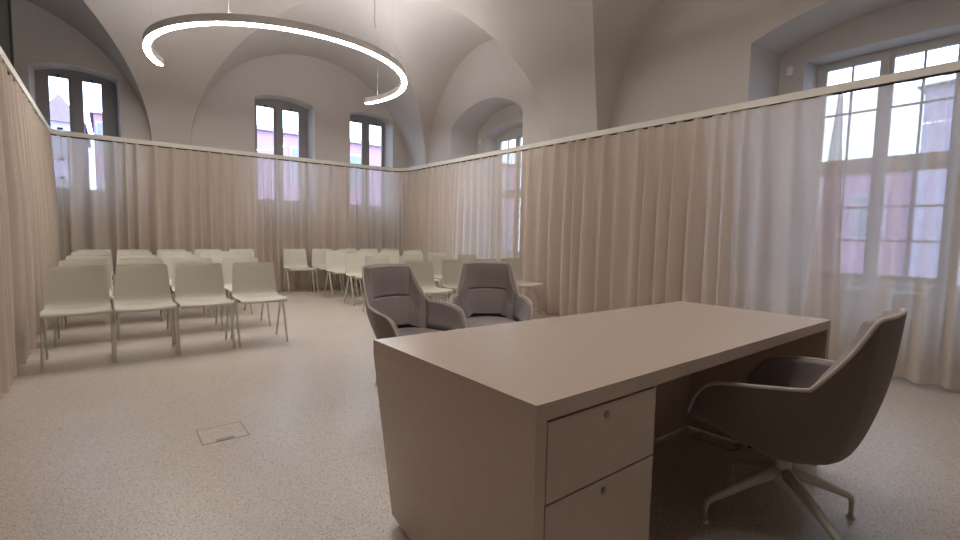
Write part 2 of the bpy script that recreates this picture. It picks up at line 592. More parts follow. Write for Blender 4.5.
# ------------------------------------------------------------------ buildings outside
def building(name, label, x0, x1, y0, y1, z0, z1, mat, face, gable=False, nwin=(4, 3)):
    b = empty(name, ((x0 + x1) / 2, (y0 + y1) / 2, z0))
    cx, cy = (x0 + x1) / 2, (y0 + y1) / 2
    hx, hy, h = (x1 - x0) / 2, (y1 - y0) / 2, z1 - z0
    obj('walls', box(bmesh.new(), -hx, hx, -hy, hy, 0, h), mat, b)
    rb = bmesh.new()
    if gable:
        rise = hx * 1.6
        prism(rb, [(-hx - 0.2, h), (hx + 0.2, h), (0, h + rise)], 'y', -hy - 0.2, hy + 0.2)
    else:
        hexa(rb, [(-hx - .2, -hy - .2, h), (hx + .2, -hy - .2, h), (hx + .2, hy + .2, h), (-hx - .2, hy + .2, h),
                  (-hx * .8, -hy * .2, h + .7), (hx * .8, -hy * .2, h + .7), (hx * .8, hy * .2, h + .7), (-hx * .8, hy * .2, h + .7)])
    obj('roof', rb, M['roof'], b)
    L = hx if face == 'y' else hy
    for i in range(nwin[0]):
        for j in range(nwin[1]):
            u = -L + 2 * L * (i + 0.5) / nwin[0]
            z = h * (j + 0.55) / nwin[1]
            wb, pb = bmesh.new(), bmesh.new()
            if face == 'y':
                box(wb, u - .6, u + .6, -hy - .06, -hy, z - .9, z + .9); box(pb, u - .48, u + .48, -hy - .08, -hy - .06, z - .78, z + .78)
            else:
                box(wb, -hx - .06, -hx, u - .6, u + .6, z - .9, z + .9); box(pb, -hx - .08, -hx - .06, u - .48, u + .48, z - .78, z + .78)
            f = obj('window', wb, M['lilac'], b)
            obj('pane', pb, M['fpane'], f)
    tag(b, label, 'building')
    return b
building('town_house', 'rose coloured building outside the back windows', 3.6, 22.0, 24.0, 30.0, -4.0, 5.7, M['pink'], 'y', nwin=(7, 3))
building('gabled_house', 'narrow gabled house seen through the left back window', -3.0, -1.1, 36.0, 46.0, -4.0, 6.9, M['lilac'], 'y', True, (2, 4))
building('row_house', 'tiled house to the right of the gabled one outside the left back window', -0.6, 3.4, 38.0, 46.0, -4.0, 8.0, M['pink'], 'y', False, (3, 4))
building('corner_house', 'house to the left of the gabled one outside the left back window', -9.0, -3.5, 37.0, 46.0, -4.0, 6.6, M['lilac'], 'y', False, (4, 4))
gb = bmesh.new()
for x0_, x1_, y0_, y1_ in ((-60, 60, 10.2, 80), (6.8, 60, -60, 10.2)):
    box(gb, x0_, x1_, y0_, y1_, -4.3, -4.0)
go = obj('street', gb, plain('asphalt', (0.24, 0.23, 0.23), 0.9, var=0.1))
tag(go, 'grey street ground outside the windows', 'ground', kind='structure')
building('street_house', 'pale lilac building outside the nearer right window', 22.0, 30.0, -12.0, 3.7, -4.0, 6.4, M['lilac'], 'x', nwin=(5, 3))
building('rose_house', 'low rose building outside left part of the nearer right window', 24.0, 32.0, 4.2, 14.0, -4.0, 3.9, M['pink'], 'x', nwin=(4, 2))

# ------------------------------------------------------------------ curtain rail and curtains
RZ0, RZ1 = 2.372, 2.437
CXL, CXR, CYB, CYF = -0.622, 4.871, 8.946, -1.2

def fillet_path(step=0.012):
    """centre line of the rail: left side, back, right side with rounded corners"""
    pts = []
    rl, rr = 0.16, 0.38
    def line(a, b):
        n = max(1, int((Vector(b) - Vector(a)).length / step))
        for i in range(n):
            pts.append(Vector(a).lerp(Vector(b), i / n))
    def arc(c, r, a0, a1):
        n = max(4, int(abs(a1 - a0) * r / step))
        for i in range(n):
            a = a0 + (a1 - a0) * i / n
            pts.append(Vector((c[0] + r * cos(a), c[1] + r * sin(a))))
    line((CXL, CYF), (CXL, CYB - rl))
    arc((CXL + rl, CYB - rl), rl, pi, pi / 2)
    line((CXL + rl, CYB), (CXR - rr, CYB))
    arc((CXR - rr, CYB - rr), rr, pi / 2, 0)
    line((CXR, CYB - rr), (CXR, CYF))
    pts.append(Vector((CXR, CYF)))
    return pts
PATH = fillet_path()
SARC = [0.0]
for i in range(1, len(PATH)):
    SARC.append(SARC[-1] + (PATH[i] - PATH[i - 1]).length)
STOT = SARC[-1]
def path_at(s):
    s = min(max(s, 0.0), STOT)
    lo, hi = 0, len(SARC) - 1
    while hi - lo > 1:
        mid = (lo + hi) // 2
        if SARC[mid] <= s: lo = mid
        else: hi = mid
    t = (s - SARC[lo]) / max(1e-9, SARC[hi] - SARC[lo])
    p = PATH[lo].lerp(PATH[hi], t)
    d = (PATH[min(hi + 2, len(PATH) - 1)] - PATH[max(lo - 2, 0)]).normalized()
    return p, Vector((d.y, -d.x))              # position and normal towards the room

rail = empty('curtain_rail', (2.1, CYB, 0))
bm = bmesh.new()
prev = None
k = 0
ss = [i * 0.04 for i in range(int(STOT / 0.04))] + [STOT]
for s in ss:
    p, n = path_at(s)
    q = []
    for off, z in ((-0.022, RZ0), (0.022, RZ0), (0.022, RZ1), (-0.022, RZ1)):
        q.append(bm.verts.new((p.x + n.x * off - 2.1, p.y + n.y * off - CYB, z)))
    if prev:
        for i in range(4):
            bm.faces.new((prev[i], prev[(i + 1) % 4], q[(i + 1) % 4], q[i]))
    else:
        bm.faces.new(list(reversed(q)))
    prev = q
bm.faces.new(prev)
obj('rail_profile', bm, M['rail'], rail, smooth=True, angle=30)
for x in (1.0, 3.5):
    obj('bracket', box(bmesh.new(), x - 2.1 - 0.012, x - 2.1 + 0.012, 0.022, PIER_B + 0.06 - CYB, RZ0 + 0.01, RZ1 - 0.01), M['rail'], rail)
for y in (4.2, 8.2, 0.4):
    obj('bracket', box(bmesh.new(), CXR + 0.022 - 2.1, XR + 0.01 - 2.1 if y != 4.2 else PIER_R + 0.01 - 2.1, y - CYB - 0.012, y - CYB + 0.012, RZ0 + 0.01, RZ1 - 0.01), M['rail'], rail)
for y in (1.0, 5.0, 8.0):
    obj('bracket', box(bmesh.new(), -0.995 - 2.1, CXL - 0.022 - 2.1, y - CYB - 0.012, y - CYB + 0.012, RZ0 + 0.01, RZ1 - 0.01), M['rail'], rail)
tag(rail, 'cream curtain rail running round three sides of the room', 'curtain rail')

S_L = (CYB - 0.16) - CYF                                   # arc length where the left side ends
S_B0 = S_L + 0.16 * pi / 2
S_B1 = S_B0 + (CXR - 0.38) - (CXL + 0.16)
S_R0 = S_B1 + 0.38 * pi / 2
def s_back(x): return S_B0 + x - (CXL + 0.16)
def s_right(y): return S_R0 + (CYB - 0.38) - y

def curtain(label, s0, s1, seed, lam=0.19, amp=0.062, flare0=0.0, flare1=0.0, off=0.0, zb=0.022):
    rnd = random.Random(seed)
    NZ = 26
    zt = RZ0 - 0.008
    n = int((s1 - s0) / 0.0085)
    pm, nm = path_at((s0 + s1) / 2)
    org = Vector((pm.x, pm.y, 0))
    c = empty('curtain', org)
    bm = bmesh.new()
    # irregular pleats: knots at varying distances
    ks = [s0]
    while ks[-1] < s1 + 0.5:
        ks.append(ks[-1] + lam * rnd.uniform(0.6, 1.45))
    amps = [rnd.uniform(0.6, 1.25) for _ in ks]
    leans = [rnd.uniform(-0.5, 0.5) for _ in ks]
    j = 0
    grid = []
    for i in range(n + 1):
        s = s0 + (s1 - s0) * i / n
        while j < len(ks) - 2 and ks[j + 1] < s: j += 1
        t = (s - ks[j]) / (ks[j + 1] - ks[j])
        col = []
        for kz in range(NZ + 1):
            v = kz / NZ                                    # 0 top, 1 hem
            z = zt + (zb - zt) * v
            a_here = amps[j] * (1 - t) + amps[j + 1] * t
            le = leans[j] * (1 - t) + leans[j + 1] * t
            ph = t + le * 0.20 * sin(2 * pi * t) * v
            # pinched towards the top, open folds below
            sharp = cos(2 * pi * ph)
            top = -1 + 2 * (0.5 + 0.5 * sharp) ** 3
            prof = top * (1 - min(1, v * 3)) + sharp * min(1, v * 3)
            nz = noise.noise(Vector((s * 1.7, v * 1.3, seed * 3.1)))
            nz2 = noise.noise(Vector((s * 9.0, v * 2.2, seed * 5.7 + 20)))
            A = amp * (0.34 + 0.66 * min(1, v * 2.2)) * a_here * (1 + 0.25 * nz)
            d = off + A * prof + 0.020 * v * nz + 0.012 * v * nz2
            edge = (1 - (s - s0) / (s1 - s0))
            sh = flare0 * v * edge ** 6 * -1 + flare1 * v * ((s - s0) / (s1 - s0)) ** 6
            p, nn = path_at(s + sh + 0.012 * v * noise.noise(Vector((s * 2.0, v, seed + 50.0))))
            col.append(bm.verts.new((p.x + nn.x * d - org.x, p.y + nn.y * d - org.y, z)))
        grid.append(col)
    for i in range(n):
        for kz in range(NZ):
            bm.faces.new((grid[i][kz], grid[i + 1][kz], grid[i + 1][kz + 1], grid[i][kz + 1]))
    obj('fabric', bm, M['curtain'], c, smooth=True)
    # gathered heading tape and the lead hem
    hb = bmesh.new()
    prev = None
    for s in [s0 + (s1 - s0) * i / 200 for i in range(201)]:
        p, nn = path_at(s)
        q = []
        for o_, z in ((0.004 + off * 0, RZ0 - 0.001), (-0.004, RZ0 - 0.001), (-0.004, RZ0 - 0.016), (0.004, RZ0 - 0.016)):
            q.append(hb.verts.new((p.x + nn.x * o_ - org.x, p.y + nn.y * o_ - org.y, z)))
        if prev:
            for a in range(4):
                hb.faces.new((prev[a], prev[(a + 1) % 4], q[(a + 1) % 4], q[a]))
        prev = q
    obj('glider_track', hb, M['gap'], c)
    tag(c, label, 'curtain', 'sheer linen curtains on the rail')
    return c
curtain('beige sheer curtain along the left side of the room', 0.02, S_B0 + 0.05, 1, lam=0.17, zb=0.03)
curtain('sheer curtain across the left half of the back wall', S_B0 + 0.02, s_back(1.18), 2)
curtain('sheer curtain across the back wall behind the right chair block', s_back(1.165), S_B1 + 0.31, 3)
curtain('sheer curtain before the farther right window', S_B1 + 0.29, s_right(5.73), 4, lam=0.15)
curtain('beige curtain between the two right windows with a flared edge', s_right(5.76), s_right(1.33), 5, flare1=0.12, off=0.02)
curtain('sheer curtain at the right edge before the nearer window', s_right(1.37), s_right(-1.15), 6, flare0=0.15, off=-0.03, lam=0.19, zb=0.045)

# ------------------------------------------------------------------ ring lamps
def ceiling_z(x, y):
    def pr(d):
        if d >= SPAN: return ZTOP
        return ZS + (ZTOP - ZS) * sqrt(max(0, 1 - (1 - d / SPAN) ** 2))
    return min(pr(PIER_B - y), pr(PIER_R - x))

def ring_lamp(cx, cy, z, R, a0, a1, label, dim=''):
    root = empty('ring_lamp', (cx, cy, z))
    hb, db = bmesh.new(), bmesh.new()
    n = 120
    def sweep(bm, prof):
        prev = None
        for i in range(n + 1):
            a = a0 + (a1 - a0) * i / n
            q = [bm.verts.new((r * cos(a), r * sin(a), zz)) for r, zz in prof]
            if prev:
                for k in range(len(prof)):
                    bm.faces.new((prev[k], prev[(k + 1) % len(prof)], q[(k + 1) % len(prof)], q[k]))
            else:
                bm.faces.new(list(reversed(q)))
            prev = q
        bm.faces.new(prev)
    sweep(hb, [(R - 0.036, 0.004), (R + 0.036, 0.004), (R + 0.036, 0.085), (R - 0.036, 0.085)])
    obj('housing', hb, M['housing'], root, smooth=True, angle=30)
    sweep(db, [(R - 0.032, -0.006), (R + 0.032, -0.006), (R + 0.032, 0.003), (R - 0.032, 0.003)])
    obj('diffuser', db, M['diffuser' + dim], root, smooth=True, angle=30)
    ub = bmesh.new()
    sweep(ub, [(R - 0.030, 0.084), (R + 0.030, 0.084), (R + 0.030, 0.087), (R - 0.030, 0.087)])
    obj('top_diffuser', ub, M['uplight' + dim], root, smooth=True, angle=30)
    for t in (0.04, 0.35, 0.66, 0.96):
        a = a0 + (a1 - a0) * t
        x, y = R * cos(a), R * sin(a)
        wb = tube(bmesh.new(), [(x, y, 0.08), (x, y, ceiling_z(cx + x, cy + y) - z + 0.04)], 0.0015, 5)
        obj('suspension_wire', wb, M['wire'], root)
    tag(root, label, 'lamp')
    return root
ring_lamp(1.945, 6.76, 3.2, 1.55, radians(-208), radians(24), 'glowing C-shaped ring lamp hanging over the rows of chairs')
ring_lamp(1.96, 1.95, 3.3, 1.57, radians(-208), radians(24), 'added second C-shaped ring lamp above the desk, out of view', '_dim')  # unseen lamp, added to light the near floor and desk top

cb = bmesh.new()
tube(cb, [(0, 0, 1.25), (0.0, 0.0, 0.5), (0.02, 0.0, 0.38), (0.035, 0, 0.22), (0.03, 0, 0.10), (0.045, 0, 0.0)], 0.005, 6)
cab = obj('cable', cb, M['wire'])

# ------------------------------------------------------------------ floor hatches
def hatch(x0, x1, y0, y1, label):
    h = empty('floor_hatch', ((x0 + x1) / 2, (y0 + y1) / 2, 0))
    hx, hy = (x1 - x0) / 2, (y1 - y0) / 2
    bm = bmesh.new()
    t = 0.007
    box(bm, -hx, hx, -hy, -hy + t, 0, 0.002); box(bm, -hx, hx, hy - t, hy, 0, 0.002)
    box(bm, -hx, -hx + t, -hy + t, hy - t, 0, 0.002); box(bm, hx - t, hx, -hy + t, hy - t, 0, 0.002)
    obj('rim', bm, M['steel'], h)
    obj('lid', box(bmesh.new(), -hx + t, hx - t, -hy + t, hy - t, 0, 0.0015), M['terrazzo'], h)
    obj('cable_flap', box(bmesh.new(), -0.045, 0.045, -hy + t, -hy + t + 0.028, 0.0015, 0.0035, 0.0005), M['steel'], h)
    tag(h, label, 'floor hatch')
hatch(0.338, 0.566, 2.732, 2.957, 'rectangular floor box with metal rim in the open floor')
hatch(2.56, 2.79, 1.06, 1.29, 'floor box under the desk near the right end panel')

# ------------------------------------------------------------------ desk
DX0, DX1, DY0, DY1, DZ = 0.744, 2.757, 0.732, 1.512, 0.74
desk = empty('desk', ((DX0 + DX1) / 2, (DY0 + DY1) / 2, 0))
dox, doy = desk.location.x, desk.location.y
def L(x, y, z): return (x - dox, y - doy, z)
tk = 0.043
obj('desk_top', hexa(bmesh.new(), [L(DX0, DY0, DZ - tk), L(DX1, DY0, DZ - tk), L(DX1 - .04, 1.48, DZ - tk), L(DX0 - .02, 1.53, DZ - tk),
                                   L(DX0, DY0, DZ), L(DX1, DY0, DZ), L(DX1 - .04, 1.48, DZ), L(DX0 - .02, 1.53, DZ)], 0.0006), M['desk'], desk)
# end panel leans inward at the visitors' corner
bx_, by_ = 0.826, 1.575
zb = 0.03
zt_ = DZ - tk
def warped_panel(pts, n=10):
    """like hexa, with its two large faces divided finely because they are slightly twisted"""
    p = [Vector(q) for q in pts]
    bm = bmesh.new()
    def sheet(a, b, c, d):
        return [[bm.verts.new(a.lerp(b, i / n).lerp(d.lerp(c, i / n), j / n)) for j in range(n + 1)] for i in range(n + 1)]
    A = sheet(p[0], p[3], p[7], p[4])
    B = sheet(p[1], p[2], p[6], p[5])
    for i in range(n):
        for j in range(n):
            bm.faces.new((A[i][j], A[i + 1][j], A[i + 1][j + 1], A[i][j + 1]))
            bm.faces.new((B[i][j], B[i][j + 1], B[i + 1][j + 1], B[i + 1][j]))
        bm.faces.new((A[i][0], B[i][0], B[i + 1][0], A[i + 1][0]))
        bm.faces.new((A[i][n], A[i + 1][n], B[i + 1][n], B[i][n]))
        bm.faces.new((A[0][i], A[0][i + 1], B[0][i + 1], B[0][i]))
        bm.faces.new((A[n][i], B[n][i], B[n][i + 1], A[n][i + 1]))
    return bm
obj('end_panel', warped_panel([L(DX0 + .004, DY0, zb), L(DX0 + .037, DY0, zb), L(bx_ + .04, by_, zb), L(bx_, by_, zb),
                               L(DX0, DY0, zt_), L(DX0 + .036, DY0, zt_), L(DX0 + .025, 1.53, zt_), L(DX0 - .02, 1.53, zt_)]), M['desk'], desk, smooth=True, angle=30)
obj('end_panel', hexa(bmesh.new(), [L(DX1 - .055, DY0, .012), L(DX1 - .015, DY0, .012), L(DX1 - .06, 1.48, .012), L(DX1 - .10, 1.48, .012),
                                    L(DX1 - .04, DY0, zt_), L(DX1, DY0, zt_), L(DX1 - .04, 1.48, zt_), L(DX1 - .08, 1.48, zt_)], 0.0012), M['desk'], desk)
obj('front_panel', hexa(bmesh.new(), [L(DX0 + .13, 1.40, 0.012), L(DX1 - .08, 1.37, 0.012), L(DX1 - .08, 1.40, 0.012), L(DX0 + .13, 1.43, 0.012),
                                      L(DX0 + .05, 1.39, zt_), L(DX1 - .05, 1.36, zt_), L(DX1 - .05, 1.39, zt_), L(DX0 + .05, 1.42, zt_)]), M['desk'], desk)
px0, px1 = 0.786, 1.236
obj('pedestal', box(bmesh.new(), px0 + .002 - dox, px1 - .002 - dox, DY0 + .022 - doy, 1.36 - doy, 0.035, zt_ - 0.002), M['desk'], desk)
for z0_, z1_ in ((0.490, 0.690), (0.045, 0.485)):
    dr = obj('drawer_front', box(bmesh.new(), px0 - dox, px1 - dox, DY0 + .002 - doy, DY0 + .021 - doy, z0_, z1_, 0.001), M['desk'], desk)
    cxx = 1.005 - dox
    zl = z1_ - 0.028 if z1_ > .6 else z1_ - 0.030
    lk = bmesh.new()
    ring = []
    lathe(lk, [(0.0095, 0), (0.0095, 0.003), (0.007, 0.004)], 16)
    bmesh.ops.rotate(lk, verts=lk.verts, cent=(0, 0, 0), matrix=Matrix.Rotation(pi / 2, 3, 'X'))
    bmesh.ops.translate(lk, verts=lk.verts, vec=(cxx, DY0 + .002 - doy, zl))
    lo = obj('lock', lk, M['lock'], dr, smooth=True, angle=30)
bm = bmesh.new()
hexa(bm, [L(DX0 + .05, DY0 + .06, 0), L(1.2, DY0 + .06, 0), L(1.2, 1.36, 0), L(bx_ + .06, 1.50, 0),
          L(DX0 + .05, DY0 + .06, 0.034), L(1.2, DY0 + .06, 0.034), L(1.2, 1.36, 0.034), L(bx_ + .06, 1.50, 0.034)])
obj('plinth', bm, M['gap'], desk)
for y in (DY0 + .30, DY1 - .12):
    obj('levelling_foot', lathe(bmesh.new(), [(0.014, 0), (0.014, 0.013)], 12, L(DX1 - .06, y, 0)), M['gap'], desk)
tag(desk, 'large taupe desk with waterfall sides and a drawer pedestal', 'desk')

# ------------------------------------------------------------------ swivel armchairs
def lerp(a, b, t): return a + (b - a) * t
def catmull(P, t):
    """P list of Vectors, t in 0..len-1"""
    n = len(P)
    i = min(int(t), n - 2)
    f = t - i
    p0, p1, p2, p3 = P[max(i - 1, 0)], P[i], P[i + 1], P[min(i + 2, n - 1)]
    return 0.5 * ((2 * p1) + (p2 - p0) * f + (2 * p0 - 5 * p1 + 4 * p2 - p3) * f * f + (3 * p1 - p0 - 3 * p2 + p3) * f ** 3)

# half stations of the bucket (x >= 0, front is +y): under the hub, lower side, seat level, rim
ST = [
    [(0.10, 0.18, 0.355), (0.20, 0.215, 0.385), (0.275, 0.235, 0.412), (0.298, 0.250, 0.440)],   # arm front tip
    [(0.11, 0.13, 0.335), (0.22, 0.155, 0.375), (0.294, 0.180, 0.440), (0.316, 0.213, 0.525)],
    [(0.11, 0.09, 0.315), (0.23, 0.105, 0.370), (0.298, 0.130, 0.455), (0.322, 0.152, 0.582)],   # arm front top
    [(0.11, 0.01, 0.292), (0.22, 0.000, 0.348), (0.286, -0.005, 0.475), (0.313, 0.000, 0.607)],
    [(0.10, -0.06, 0.292), (0.20, -0.080, 0.350), (0.248, -0.108, 0.490), (0.266, -0.138, 0.622)], # joint with the back
    [(0.08, -0.09, 0.292), (0.155, -0.150, 0.358), (0.220, -0.202, 0.540), (0.240, -0.228, 0.745)],
    [(0.06, -0.10, 0.292), (0.12, -0.195, 0.360), (0.178, -0.262, 0.590), (0.205, -0.293, 0.872)], # top corner
    [(0.03, -0.11, 0.292), (0.06, -0.210, 0.358), (0.090, -0.285, 0.600), (0.105, -0.316, 0.880)],
    [(0.00, -0.11, 0.292), (0.00, -0.215, 0.358), (0.000, -0.290, 0.602), (0.000, -0.322, 0.882)],
]
ST = [[Vector(p) for p in s] for s in ST]
FULL = ST + [[Vector((-p.x, p.y, p.z)) for p in s] for s in reversed(ST[:-1])]
NST = len(FULL)                                # 17 stations, the back is 4..12
def bucket(u, v):
    """u 0..16 along the rim, v 0..3 from hub to rim; corners at the joint and at the top corners stay tight"""
    i = min(int(u), NST - 2)
    f = u - i
    def seg(row):
        P = [s[row] for s in FULL]
        t0, t1 = i, i + 1
        crease = {4: .75, 6: .7, 10: .7, 12: .75}
        p1, p2 = P[i], P[i + 1]
        m1 = (P[min(i + 1, NST - 1)] - P[max(i - 1, 0)]) * 0.5
        m2 = (P[min(i + 2, NST - 1)] - P[max(i, 0)]) * 0.5
        if i in crease: m1 = m1.lerp(p2 - p1, crease[i])
        if i + 1 in crease: m2 = m2.lerp(p2 - p1, crease[i + 1])
        f2, f3 = f * f, f * f * f
        return p1 * (2 * f3 - 3 * f2 + 1) + m1 * (f3 - 2 * f2 + f) + p2 * (-2 * f3 + 3 * f2) + m2 * (f3 - f2)
    R = [seg(r) for r in range(4)]
    return catmull(R, v)
def bnormal(u, v):
    n = Vector((0, 0, 0))
    for du in (-0.6, -0.3, 0, 0.3, 0.6):
        n += bnormal_raw(min(max(u + du, 0), NST - 1), v)
    return n.normalized()
def bnormal_raw(u, v):
    e = 0.01
    a = bucket(min(u + e, NST - 1), v) - bucket(max(u - e, 0), v)
    b = bucket(u, min(v + e, 3)) - bucket(u, max(v - e, 0))
    n = a.cross(b)
    if n.length < 1e-9: return Vector((0, 0, 1))
    n.normalize()
    c = Vector((0, 0.02, 0.62)) - bucket(u, v)
    if n.dot(c) < 0: n = -n
    return n

def pad(u0, u1, v0, v1, nu, nv, thick, gap=0.006):
    """padded panel lying on the inside of the bucket"""
    bm = bmesh.new()
    A, B = [], []
    for i in range(nu + 1):
        u = lerp(u0, u1, i / nu)
        ra, rb = [], []
        for j in range(nv + 1):
            v = lerp(v0, v1, j / nv)
            p, n = bucket(u, v), bnormal(u, v)
            t = thick(i / nu, j / nv)
            ra.append(bm.verts.new(p + n * gap))
            rb.append(bm.verts.new(p + n * (gap + t)))
        A.append(ra); B.append(rb)
    for i in range(nu):
        for j in range(nv):
            bm.faces.new((A[i][j], A[i][j + 1], A[i + 1][j + 1], A[i + 1][j]))
            bm.faces.new((B[i][j], B[i + 1][j], B[i + 1][j + 1], B[i][j + 1]))
    for i in range(nu):
        bm.faces.new((A[i][0], A[i + 1][0], B[i + 1][0], B[i][0]))
        bm.faces.new((A[i][nv], B[i][nv], B[i + 1][nv], A[i + 1][nv]))
    for j in range(nv):
        bm.faces.new((A[0][j], B[0][j], B[0][j + 1], A[0][j + 1]))
        bm.faces.new((A[nu][j], A[nu][j + 1], B[nu][j + 1], B[nu][j]))
    return bm

def sm(x, a, b):
    t = min(1, max(0, (x - a) / (b - a)))
    return t * t * (3 - 2 * t)

def make_armchair():
    root = empty('swivel_armchair')
    # outer shell
    bm = bmesh.new()
    nu, nv = 96, 18
    G, G2 = [], []
    for i in range(nu + 1):
        u = 16 * i / nu
        G.append([bm.verts.new(bucket(u, 3 * j / nv)) for j in range(nv + 1)])
        G2.append([bm.verts.new(bucket(u, 3 * j / nv) + bnormal(u, 3 * j / nv) * 0.006) for j in range(nv + 1)])
    for i in range(nu):
        for j in range(nv):
            bm.faces.new((G[i][j], G[i + 1][j], G[i + 1][j + 1], G[i][j + 1]))
            bm.faces.new((G2[i][j], G2[i][j + 1], G2[i + 1][j + 1], G2[i + 1][j]))
        bm.faces.new((G[i][nv], G[i + 1][nv], G2[i + 1][nv], G2[i][nv]))
    bot = [g[0] for g in G]
    bm.faces.new(bot)
    for j in range(nv):
        bm.faces.new((G[0][j], G[0][j + 1], G2[0][j + 1], G2[0][j]))
        bm.faces.new((G[nu][j], G2[nu][j], G2[nu][j + 1], G[nu][j + 1]))
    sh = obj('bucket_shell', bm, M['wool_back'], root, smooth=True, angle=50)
    sh['label'] = 'taupe outer shell'
    # padding
    def arm_t(a, b):
        return 0.026 * sm(b, 0, 0.15) * (0.25 + 0.75 * sm(1 - b, 0, 0.07)) * sm(a, 0, 0.08) * (0.4 + 0.6 * sm(1 - a, 0, 0.04)) + 0.004
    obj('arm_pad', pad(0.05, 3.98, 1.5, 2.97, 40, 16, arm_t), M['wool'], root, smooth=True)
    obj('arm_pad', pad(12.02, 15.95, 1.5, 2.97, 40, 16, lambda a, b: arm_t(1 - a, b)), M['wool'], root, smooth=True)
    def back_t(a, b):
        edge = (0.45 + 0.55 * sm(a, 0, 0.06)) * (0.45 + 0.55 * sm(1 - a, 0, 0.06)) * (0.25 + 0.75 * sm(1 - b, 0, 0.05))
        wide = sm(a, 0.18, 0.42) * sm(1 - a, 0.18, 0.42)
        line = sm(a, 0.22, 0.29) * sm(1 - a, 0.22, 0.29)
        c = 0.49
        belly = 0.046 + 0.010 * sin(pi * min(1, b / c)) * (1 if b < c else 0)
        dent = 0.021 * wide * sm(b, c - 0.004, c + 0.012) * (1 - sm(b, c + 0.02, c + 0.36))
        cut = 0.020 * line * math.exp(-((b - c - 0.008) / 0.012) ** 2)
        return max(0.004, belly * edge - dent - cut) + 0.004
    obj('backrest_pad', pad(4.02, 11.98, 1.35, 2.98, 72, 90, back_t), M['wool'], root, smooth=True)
    # seat cushion
    bm = bmesh.new()
    outl = []
    half = [(0.0, 0.262), (0.12, 0.259), (0.20, 0.246), (0.234, 0.220), (0.244, 0.16), (0.236, 0.02), (0.210, -0.08), (0.165, -0.155), (0.10, -0.205), (0.0, -0.218)]
    full = half + [(-x, y) for x, y in reversed(half[1:-1])]
    rings = []
    for sc, z in ((0.66, 0.378), (0.90, 0.382), (1.0, 0.395), (0.985, 0.410), (0.93, 0.422), (0.75, 0.430), (0.4, 0.433)):
        rings.append([bm.verts.new((x * sc, 0.04 + (y - 0.04) * sc, z - 0.02 * (1 if y > 0.2 else 0) * (sc > 0.9))) for x, y in full])
    for a, b in zip(rings, rings[1:]):
        for k in range(len(full)):
            bm.faces.new((a[k], a[(k + 1) % len(full)], b[(k + 1) % len(full)], b[k]))
    bm.faces.new(list(reversed(rings[0]))); bm.faces.new(rings[-1])
    so = obj('seat_cushion', bm, M['wool'], root, smooth=True)
    md = so.modifiers.new('s', 'SUBSURF'); md.levels = 1; md.render_levels = 2
    # piping along the rim
    bm = tube(bmesh.new(), [bucket(16 * i / 160, 3) + bnormal(16 * i / 160, 2.95) * 0.006 for i in range(161)], 0.0078, 8)
    obj('piping', bm, M['piping'], root, smooth=True)
    # pedestal
    bm = lathe(bmesh.new(), [(0.036, 0.165), (0.040, 0.175), (0.040, 0.20), (0.032, 0.215), (0.030, 0.27), (0.045, 0.286), (0.065, 0.296)], 24)
    obj('pedestal_column', bm, M['leg'], root, smooth=True, angle=40)
    for k in range(4):
        a = radians(54 + 90 * k)
        d = Vector((cos(a), sin(a), 0))
        pts = [d * 0.02 + Vector((0, 0, 0.205)), d * 0.12 + Vector((0, 0, 0.170)), d * 0.285 + Vector((0, 0, 0.098)), d * 0.306 + Vector((0, 0, 0.085)), d * 0.312 + Vector((0, 0, 0.066)), d * 0.313 + Vector((0, 0, 0.012))]
        lg = obj('leg', tube(bmesh.new(), pts, [0.026, 0.021, 0.0135, 0.012, 0.010, 0.008], 12), M['leg'], root, smooth=True)
        obj('glide', lathe(bmesh.new(), [(0.016, 0.0), (0.016, 0.006), (0.009, 0.014)], 16, d * 0.313), M['leg'], lg, smooth=True, angle=40)
    return root

def children_of(o): return [c for c in bpy.data.objects if c.parent == o]
def copy_tree(o, parent=None):
    c = o.copy()
    COL.objects.link(c)
    if parent is not None: c.parent = parent
    for ch in children_of(o):
        copy_tree(ch, c)
    return c

def face_dir(dx, dy): return math.atan2(dy, dx) - pi / 2
ac = make_armchair()
ac.location = (2.084, 0.676, 0); ac.rotation_euler.z = radians(2.8)
tag(ac, 'taupe swivel armchair pulled up to the drawer side of the desk', 'armchair', 'upholstered swivel armchairs around the desk')
a2 = copy_tree(ac)
a2.location = (1.63, 2.84, 0); a2.rotation_euler.z = radians(189.5)
for ch in children_of(a2):
    if ch.name.startswith('leg'): ch.rotation_euler.z = radians(-41)
tag(a2, 'grey swivel armchair on the left of the pair across the desk', 'armchair')
a3 = copy_tree(ac)
a3.location = (2.40, 2.93, 0); a3.rotation_euler.z = radians(146.6)
tag(a3, 'grey swivel armchair on the right of the pair across the desk', 'armchair')

